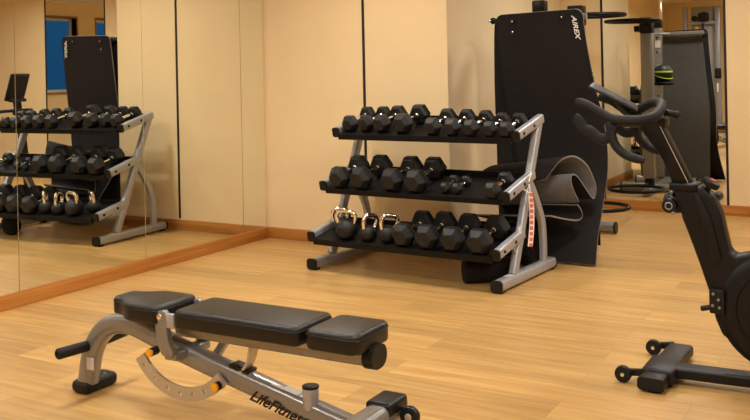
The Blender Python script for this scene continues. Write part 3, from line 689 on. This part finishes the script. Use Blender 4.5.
# main body: one angular casing, outline read in the bike's own middle plane
body = [(3.640, 0.815), (3.712, 0.826), (3.765, 0.820), (3.800, 0.785), (3.832, 0.715), (3.848, 0.63), (3.862, 0.565), (3.885, 0.545), (3.94, 0.560), (4.20, 0.655), (4.30, 0.68), (4.30, 0.615), (4.20, 0.58), (3.96, 0.508), (4.02, 0.44), (4.14, 0.30), (4.06, 0.16), (3.93, 0.16), (3.83, 0.22), (3.803, 0.285), (3.788, 0.37), (3.745, 0.505), (3.700, 0.635), (3.682, 0.68), (3.668, 0.745)]
bm = BM(); add_prism(bm, body, lambda a, b, d: kb_((a, d, b)), yc - 0.05, yc + 0.05, 0.012, 3); obj('main_casing', bm, 'bike', BK, 30)
bm = BM(); add_prism(bm, [(3.725, 0.80), (3.755, 0.79), (3.80, 0.69), (3.82, 0.60), (3.835, 0.535), (3.80, 0.50), (3.775, 0.60), (3.75, 0.70)], lambda a, b, d: kb_((a, d, b)), yc - 0.062, yc - 0.048, 0.004); obj('side_panel', bm, 'bike', BK)
bm = BM(); add_lathe(bm, [(0, 0.0), (0, 0.20), (0.012, 0.232), (0.03, 0.245), (0.10, 0.245), (0.118, 0.232), (0.13, 0.20), (0.13, 0.0)], kb_((4.055, yc - 0.065, 0.335)), (0, 1, 0), 48); fw = obj('flywheel_cover', bm, 'bike', BK)
bm = BM(); add_torus(bm, kb_((4.055, yc - 0.066, 0.335)), 0.17, 0.004, axis=(0, 1, 0)); obj('cover_ring', bm, 'tray', fw)
bm = BM(); add_cyl(bm, kb_((4.04, -2.18, 0.345)), kb_((4.04, -1.82, 0.345)), 0.018, 16); add_tube(bm, [kb_((4.04, -2.15, 0.345)), kb_((4.05, -2.15, 0.190))], 0.02, 0.03, 'rect', up=(0, 1, 0)); add_tube(bm, [kb_((4.04, -1.85, 0.345)), kb_((4.16, -1.85, 0.440))], 0.02, 0.03, 'rect', up=(0, 1, 0)); ck = obj('crank', bm, 'cap', BK)
for a in ((4.05, -2.15, 0.190, -1), (4.16, -1.85, 0.440, 1)):
    bm = BM(); add_box(bm, kb_((a[0] - 0.045, a[1] + (0.02 if a[3] > 0 else -0.12), a[2] - 0.012)), kb_((a[0] + 0.045, a[1] + (0.12 if a[3] > 0 else -0.02), a[2] + 0.012)), 0.006); obj('pedal', bm, 'cap', BK)
# brake unit on the casing
bm = BM(); add_box(bm, kb_((3.785, -2.075, 0.31)), kb_((3.845, -2.048, 0.41)), 0.008); add_cyl(bm, kb_((3.79, -2.066, 0.335)), kb_((3.752, -2.066, 0.325)), 0.011, 12); bu = obj('brake_unit', bm, 'cap', BK)
for x, z in ((3.803, 0.392), (3.823, 0.37), (3.826, 0.338), (3.80, 0.345)):
    bm = BM(); add_cyl(bm, kb_((x, -2.073, z)), kb_((x, -2.084, z)), 0.006, 10); obj('brake_bolt', bm, 'pewter', bu)
# head post and slider
bm = BM(); add_prism(bm, [(3.500, 1.075), (3.585, 1.098), (3.610, 1.06), (3.722, 0.822), (3.652, 0.800), (3.60, 0.93)], lambda a, b, d: kb_((a, d, b)), yc - 0.035, yc + 0.035, 0.008); hpst = obj('head_post', bm, 'bike', BK)
bm = BM(); add_tube(bm, [kb_((3.597, yc - 0.0355, 1.065)), kb_((3.705, yc - 0.0355, 0.835))], 0.003, 0.006, 'rect', up=(0, 1, 0)); obj('scale_strip', bm, 'plate', hpst)
bm = BM(); add_box(bm, kb_((3.632, yc - 0.058, 0.800)), kb_((3.745, yc + 0.058, 0.832)), 0.008, 3); obj('collar', bm, 'bike', BK)
bm = BM(); add_cyl(bm, kb_((3.765, yc - 0.01, 0.79)), kb_((3.79, yc - 0.012, 0.825)), 0.013, 14); add_cyl(bm, kb_((3.785, yc - 0.012, 0.82)), kb_((3.80, yc - 0.012, 0.843)), 0.036, 20, 0.008); add_cyl(bm, kb_((3.792, yc + 0.05, 0.765)), kb_((3.80, yc + 0.12, 0.765)), 0.02, 14); kn = obj('height_knob', bm, 'cap', BK)
bm = BM(); add_cyl(bm, kb_((3.799, yc - 0.012, 0.842)), kb_((3.803, yc - 0.012, 0.848)), 0.013, 18, 0.002); obj('knob_badge', bm, 'red', kn)
# resistance unit hanging in front of the neck
bm = BM(); add_ball(bm, kb_((3.625, yc + 0.02, 0.745)), 0.035, 16, 1.3); add_box(bm, kb_((3.60, yc - 0.02, 0.70)), kb_((3.672, yc + 0.05, 0.77)), 0.014); add_cyl(bm, kb_((3.628, yc - 0.05, 0.735)), kb_((3.63, yc + 0.0, 0.735)), 0.03, 18); ru = obj('resistance_unit', bm, 'cap', BK)
bm = BM(); add_torus(bm, kb_((3.628, yc - 0.05, 0.735)), 0.014, 0.003, axis=(0, 1, 0), n=20); add_cyl(bm, kb_((3.645, yc - 0.055, 0.705)), kb_((3.645, yc - 0.04, 0.705)), 0.008, 10); obj('bolt', bm, 'pewter', ru)
# handlebars
yn, yf = -2.19, -1.80
bars = {
 'grip_bar': [[(3.285, yn, 1.176), (3.33, yn, 1.162), (3.372, yn, 1.138), (3.435, yn, 1.106), (3.50, yn, 1.098), (3.56, yn + 0.012, 1.100), (3.598, yn + 0.06, 1.114), (3.600, -2.03, 1.142), (3.57, yf - 0.10, 1.158), (3.515, yf - 0.03, 1.155), (3.455, yf, 1.128), (3.405, yf, 1.116), (3.365, yf, 1.142), (3.325, yf, 1.168), (3.27, yf, 1.182)]],
 'drop_bar': [[(3.425, yn, 1.098), (3.432, yn, 1.05), (3.45, yn, 0.995), (3.495, yn, 0.955), (3.565, yn, 0.935)], [(3.425, yf, 1.098), (3.432, yf, 1.05), (3.45, yf, 0.995), (3.495, yf, 0.955), (3.565, yf, 0.935)]],
}
for nm, L in bars.items():
    for p in L:
        bm = BM(); pp = smooth_path([kb_(q) for q in p], 6); n = len(pp)
        rad = [min(1.0, 0.72 + 0.28 * min(i, n - 1 - i) / 3) for i in range(n)]
        add_tube(bm, pp, 0.043 if nm == 'grip_bar' else 0.038, n=14, up=(0, 0.2, 1), radii=rad); obj(nm, bm, 'bikegrey', BK)
for y in (yn, yf):
    bm = BM(); add_tube(bm, smooth_path([kb_(q) for q in ((3.44, y, 1.08), (3.425, y, 1.03), (3.385, y, 1.022), (3.345, y, 1.052), (3.318, y, 1.062), (3.295, y, 1.096), (3.278, y, 1.108))], 5), 0.046, 0.032, 'soft', up=(0, 1, 0)); obj('aero_grip', bm, 'bikegrey', BK)
bm = BM(); add_box(bm, kb_((3.42, -2.17, 1.075)), kb_((3.47, -1.82, 1.105)), 0.01); add_box(bm, kb_((3.44, -2.04, 1.06)), kb_((3.62, -1.95, 1.10)), 0.01); obj('bar_mount', bm, 'cap', BK)
# console tablet tilted up to the rider
tmx = Matrix.Translation(kb_((3.375, -1.93, 1.186))) @ Matrix.Rotation(R_(14.5), 4, 'Z') @ Matrix.Rotation(R_(29), 4, 'Y') @ Matrix.Rotation(R_(2.5), 4, 'X')
bm = BM(); add_box(bm, (-0.115, -0.13, -0.005), (0.115, 0.13, 0.008), 0.008, 3, mx=tmx); cs = obj('console', bm, 'cap', BK)
bm = BM(); add_box(bm, (-0.10, -0.115, 0.0078), (0.10, 0.115, 0.0092), mx=tmx); obj('screen', bm, 'screen', cs)
bm = BM(); add_tube(bm, [kb_((3.40, -1.96, 1.165)), kb_((3.47, -1.99, 1.09))], 0.05, 0.03, 'rect', up=(1, 0, 0)); obj('console_neck', bm, 'cap', BK)
bm = BM(); add_cyl(bm, kb_((3.60, -1.98, 1.125)), kb_((3.655, -1.98, 1.112)), 0.013, 12); add_ball(bm, kb_((3.655, -1.98, 1.112)), 0.017, 14); obj('adjust_lever', bm, 'grip', BK)
# seat
bm = BM(); add_tube(bm, [kb_((4.22, yc, 0.60)), kb_((4.36, yc, 0.96))], 0.06, 0.075, 'rect', up=(1, 0, 0)); obj('seat_post', bm, 'bike', BK)
bm = BM(); add_prism(bm, [(4.18, -2.02), (4.18, -1.98), (4.34, -1.96), (4.46, -1.92), (4.48, -2.0), (4.46, -2.08), (4.34, -2.04)], lambda a, b, d: kb_((a, b, d)), 0.965, 1.03, 0.015, 3); obj('saddle', bm, 'vinyl', BK)

# ------------------------------------------------------------------ things the mirrors show
# cardio machine further along the recess, outside the picture but in the wall mirror
CO = V((3.99, 0.78, 0)); CM = thing('cardio_machine', 'cardio machine with an upright tablet console, seen in the wall mirror', 'cardio machine', CO)
bm = BM(); add_tube(bm, [(-0.24, 0, 0.06), (0.85, 0, 0.06)], 0.12, 0.08, 'rect'); add_tube(bm, [(-0.22, -0.28, 0.045), (-0.22, 0.28, 0.045)], 0.09, 0.08, 'rect'); add_tube(bm, [(0.8, -0.28, 0.045), (0.8, 0.28, 0.045)], 0.09, 0.08, 'rect'); obj('base', bm, 'cap', CM)
bm = BM(); add_tube(bm, [(-0.20, 0, 0.08), (-0.10, 0, 0.75), (-0.03, 0, 1.10)], 0.08, 0.06, 'rect', up=(1, 0, 0)); obj('mast', bm, 'bike', CM)
tx = Matrix.Translation((-0.05, -0.0, 1.232)) @ Matrix.Scale(1.14, 4) @ Matrix.Rotation(R_(-22), 4, 'Z') @ Matrix.Rotation(R_(-16), 4, 'Y')
bm = BM(); add_box(bm, (-0.012, -0.16, -0.135), (0.02, 0.16, 0.135), 0.012, 3, mx=tx); cn = obj('console', bm, 'cap', CM)
bm = BM(); add_box(bm, (-0.0135, -0.142, -0.085), (-0.0115, 0.142, 0.118), mx=tx); obj('screen', bm, 'screen', cn)
bm = BM(); add_box(bm, (-0.05, -0.14, -0.135), (-0.005, 0.14, -0.105), 0.01, mx=tx); obj('console_shelf', bm, 'bikegrey', cn)
bm = BM(); add_tube(bm, smooth_path([(0.05, -0.26, 0.86), (0.02, -0.24, 0.96), (-0.08, -0.12, 0.98), (-0.08, 0.12, 0.98), (0.02, 0.24, 0.96), (0.05, 0.26, 0.86)], 6), 0.036, n=12); add_box(bm, (-0.10, -0.04, 0.93), (0.0, 0.04, 1.0), 0.01); obj('handlebar', bm, 'bikegrey', CM)

# cable machine by the front wall, seen in the recess mirror
QO = V((0.80, -8.3, 0)); QM = thing('cable_machine', 'tall grey twin-column cable machine, seen in the recess mirror', 'cable machine', QO)
bm = BM(); add_box(bm, (-0.75, -0.35, 0), (0.75, -0.25, 0.06), 0.01); add_box(bm, (-0.70, -0.35, 0), (-0.55, 0.45, 0.05), 0.01); add_box(bm, (0.50, -0.35, 0), (0.65, 0.45, 0.05), 0.01); obj('base', bm, 'cap', QM)
for x in (-0.17, 0.46):
    bm = BM(); add_box(bm, (x - 0.045, -0.05, 0.05), (x + 0.045, 0.05, 2.5), 0.012); cl = obj('column', bm, 'steel', QM)
    bm = BM(); add_box(bm, (x - 0.06, 0.04, 1.05), (x + 0.06, 0.12, 1.25), 0.012); add_cyl(bm, (x - 0.02, 0.12, 1.10), (x + 0.02, 0.12, 1.10), 0.05, 20); obj('pulley_carriage', bm, 'cap', cl)
    bm = BM(); add_cyl(bm, (x, 0.16, 0.78), (x, 0.16, 0.95), 0.018, 14); obj('cable_handle', bm, 'white', cl)
bm = BM(); add_box(bm, (-0.06, -0.14, 0.25), (0.38, -0.06, 2.5), 0.012); obj('weight_shroud', bm, 'shroud', QM)
bm = BM(); add_box(bm, (0.36, -0.16, 0.05), (0.40, -0.05, 2.5), 0.008); obj('inner_column', bm, 'shroud', QM)
bm = BM(); add_box(bm, (-0.21, -0.03, 2.14), (0.50, 0.03, 2.20), 0.008); obj('crossbar', bm, 'steel', QM)
bm = BM(); add_cyl(bm, (0.02, 0.03, 2.26), (0.02, 0.10, 2.26), 0.05, 20); add_box(bm, (0.16, 0.03, 1.93), (0.20, 0.07, 2.16), 0.01); add_box(bm, (0.10, 0.0, 2.19), (0.30, 0.10, 2.36), 0.02); add_cyl(bm, (0.22, 0.03, 2.30), (0.22, 0.12, 2.30), 0.08, 20); pl = obj('pulley', bm, 'cap', QM)
bm = BM(); add_cyl(bm, (0.07, 0.03, 2.06), (0.07, 0.09, 2.06), 0.035, 18); obj('pulley_wheel', bm, 'yellow', pl)

bm = BM(); add_cyl(bm, (0, 0, 0.03), (0, 0, CZ), 0.035, 20); add_cyl(bm, (0, 0, 0), (0, 0, 0.03), 0.09, 24)
tag(obj('support_pole', bm, 'chrome', None, 35, (0.66, -6.0, 0)), 'slim chrome pole beyond the post stand, seen in the recess mirror', 'pole')

# ------------------------------------------------------------------ lights
def area(name, loc, size, power, col=(1.0, 0.965, 0.90), spread=160, size_y=None):
    l = bpy.data.lights.new(name, 'AREA'); l.shape = 'RECTANGLE' if size_y else 'DISK'; l.size = size
    if size_y: l.size_y = size_y
    l.energy = power; l.color = col; l.spread = R_(spread)
    o = bpy.data.objects.new(name, l); COL.objects.link(o); o.location = loc
    return o
PW = 28.5
for i, (x, y, k) in enumerate(((1.2, -1.25, 1.0), (3.4, -1.1, 1.0), (5.6, -1.1, 0.9), (1.2, -3.4, 1.0), (3.4, -3.4, 1.1), (5.6, -3.4, 1.0), (2.9, 1.2, 0.9), (5.2, 1.2, 0.9), (1.4, -5.8, 0.9), (3.6, -5.8, 1.0), (6.0, -5.8, 0.9), (1.9, -7.4, 0.65), (4.6, -8.0, 0.7))):
    area('ceiling_light', (x, y, CZ - 0.02), 0.35, PW * k)

w = bpy.data.worlds.new('World'); S.world = w; w.use_nodes = True
N = w.node_tree.nodes; bg = N['Background']
tc = N.new('ShaderNodeTexCoord'); sep = N.new('ShaderNodeSeparateXYZ'); rp = N.new('ShaderNodeValToRGB')
w.node_tree.links.new(tc.outputs['Generated'], sep.inputs[0]); w.node_tree.links.new(sep.outputs['Z'], rp.inputs['Fac'])
rp.color_ramp.elements[0].color = (0.012, 0.075, 0.19, 1); rp.color_ramp.elements[1].color = (0.03, 0.16, 0.36, 1); rp.color_ramp.elements[1].position = 0.5
w.node_tree.links.new(rp.outputs['Color'], bg.inputs['Color']); bg.inputs['Strength'].default_value = 0.9

# ------------------------------------------------------------------ camera: level, shifted, rolled a little
cam = bpy.data.cameras.new('camera'); co = bpy.data.objects.new('camera', cam); COL.objects.link(co)
yaw, roll, fpx = 0.5233, 0.021, 920.1
c, s = math.cos(yaw), math.sin(yaw)
fwd = V((-s, c, 0)); r0 = V((c, s, 0)); z = V((0, 0, 1))
right = r0 * math.cos(roll) - z * -math.sin(roll) * -1
right = r0 * math.cos(roll) - z * math.sin(roll); up = z * math.cos(roll) + r0 * math.sin(roll)
mx = Matrix((right, up, -fwd)).transposed().to_4x4(); mx.translation = (CX, -CD, H)
co.matrix_world = mx
cam.sensor_width = 36; cam.lens = fpx / 750 * 36; cam.shift_y = -(210 - 71.82) / 750; cam.clip_start = 0.05
S.camera = co
S.view_settings.view_transform = 'Standard'; S.view_settings.look = 'None'; S.view_settings.gamma = 1; S.view_settings.use_curve_mapping = False
S.view_settings.exposure = 0.0
S.cycles.max_bounces = 10; S.cycles.glossy_bounces = 8; S.cycles.diffuse_bounces = 5
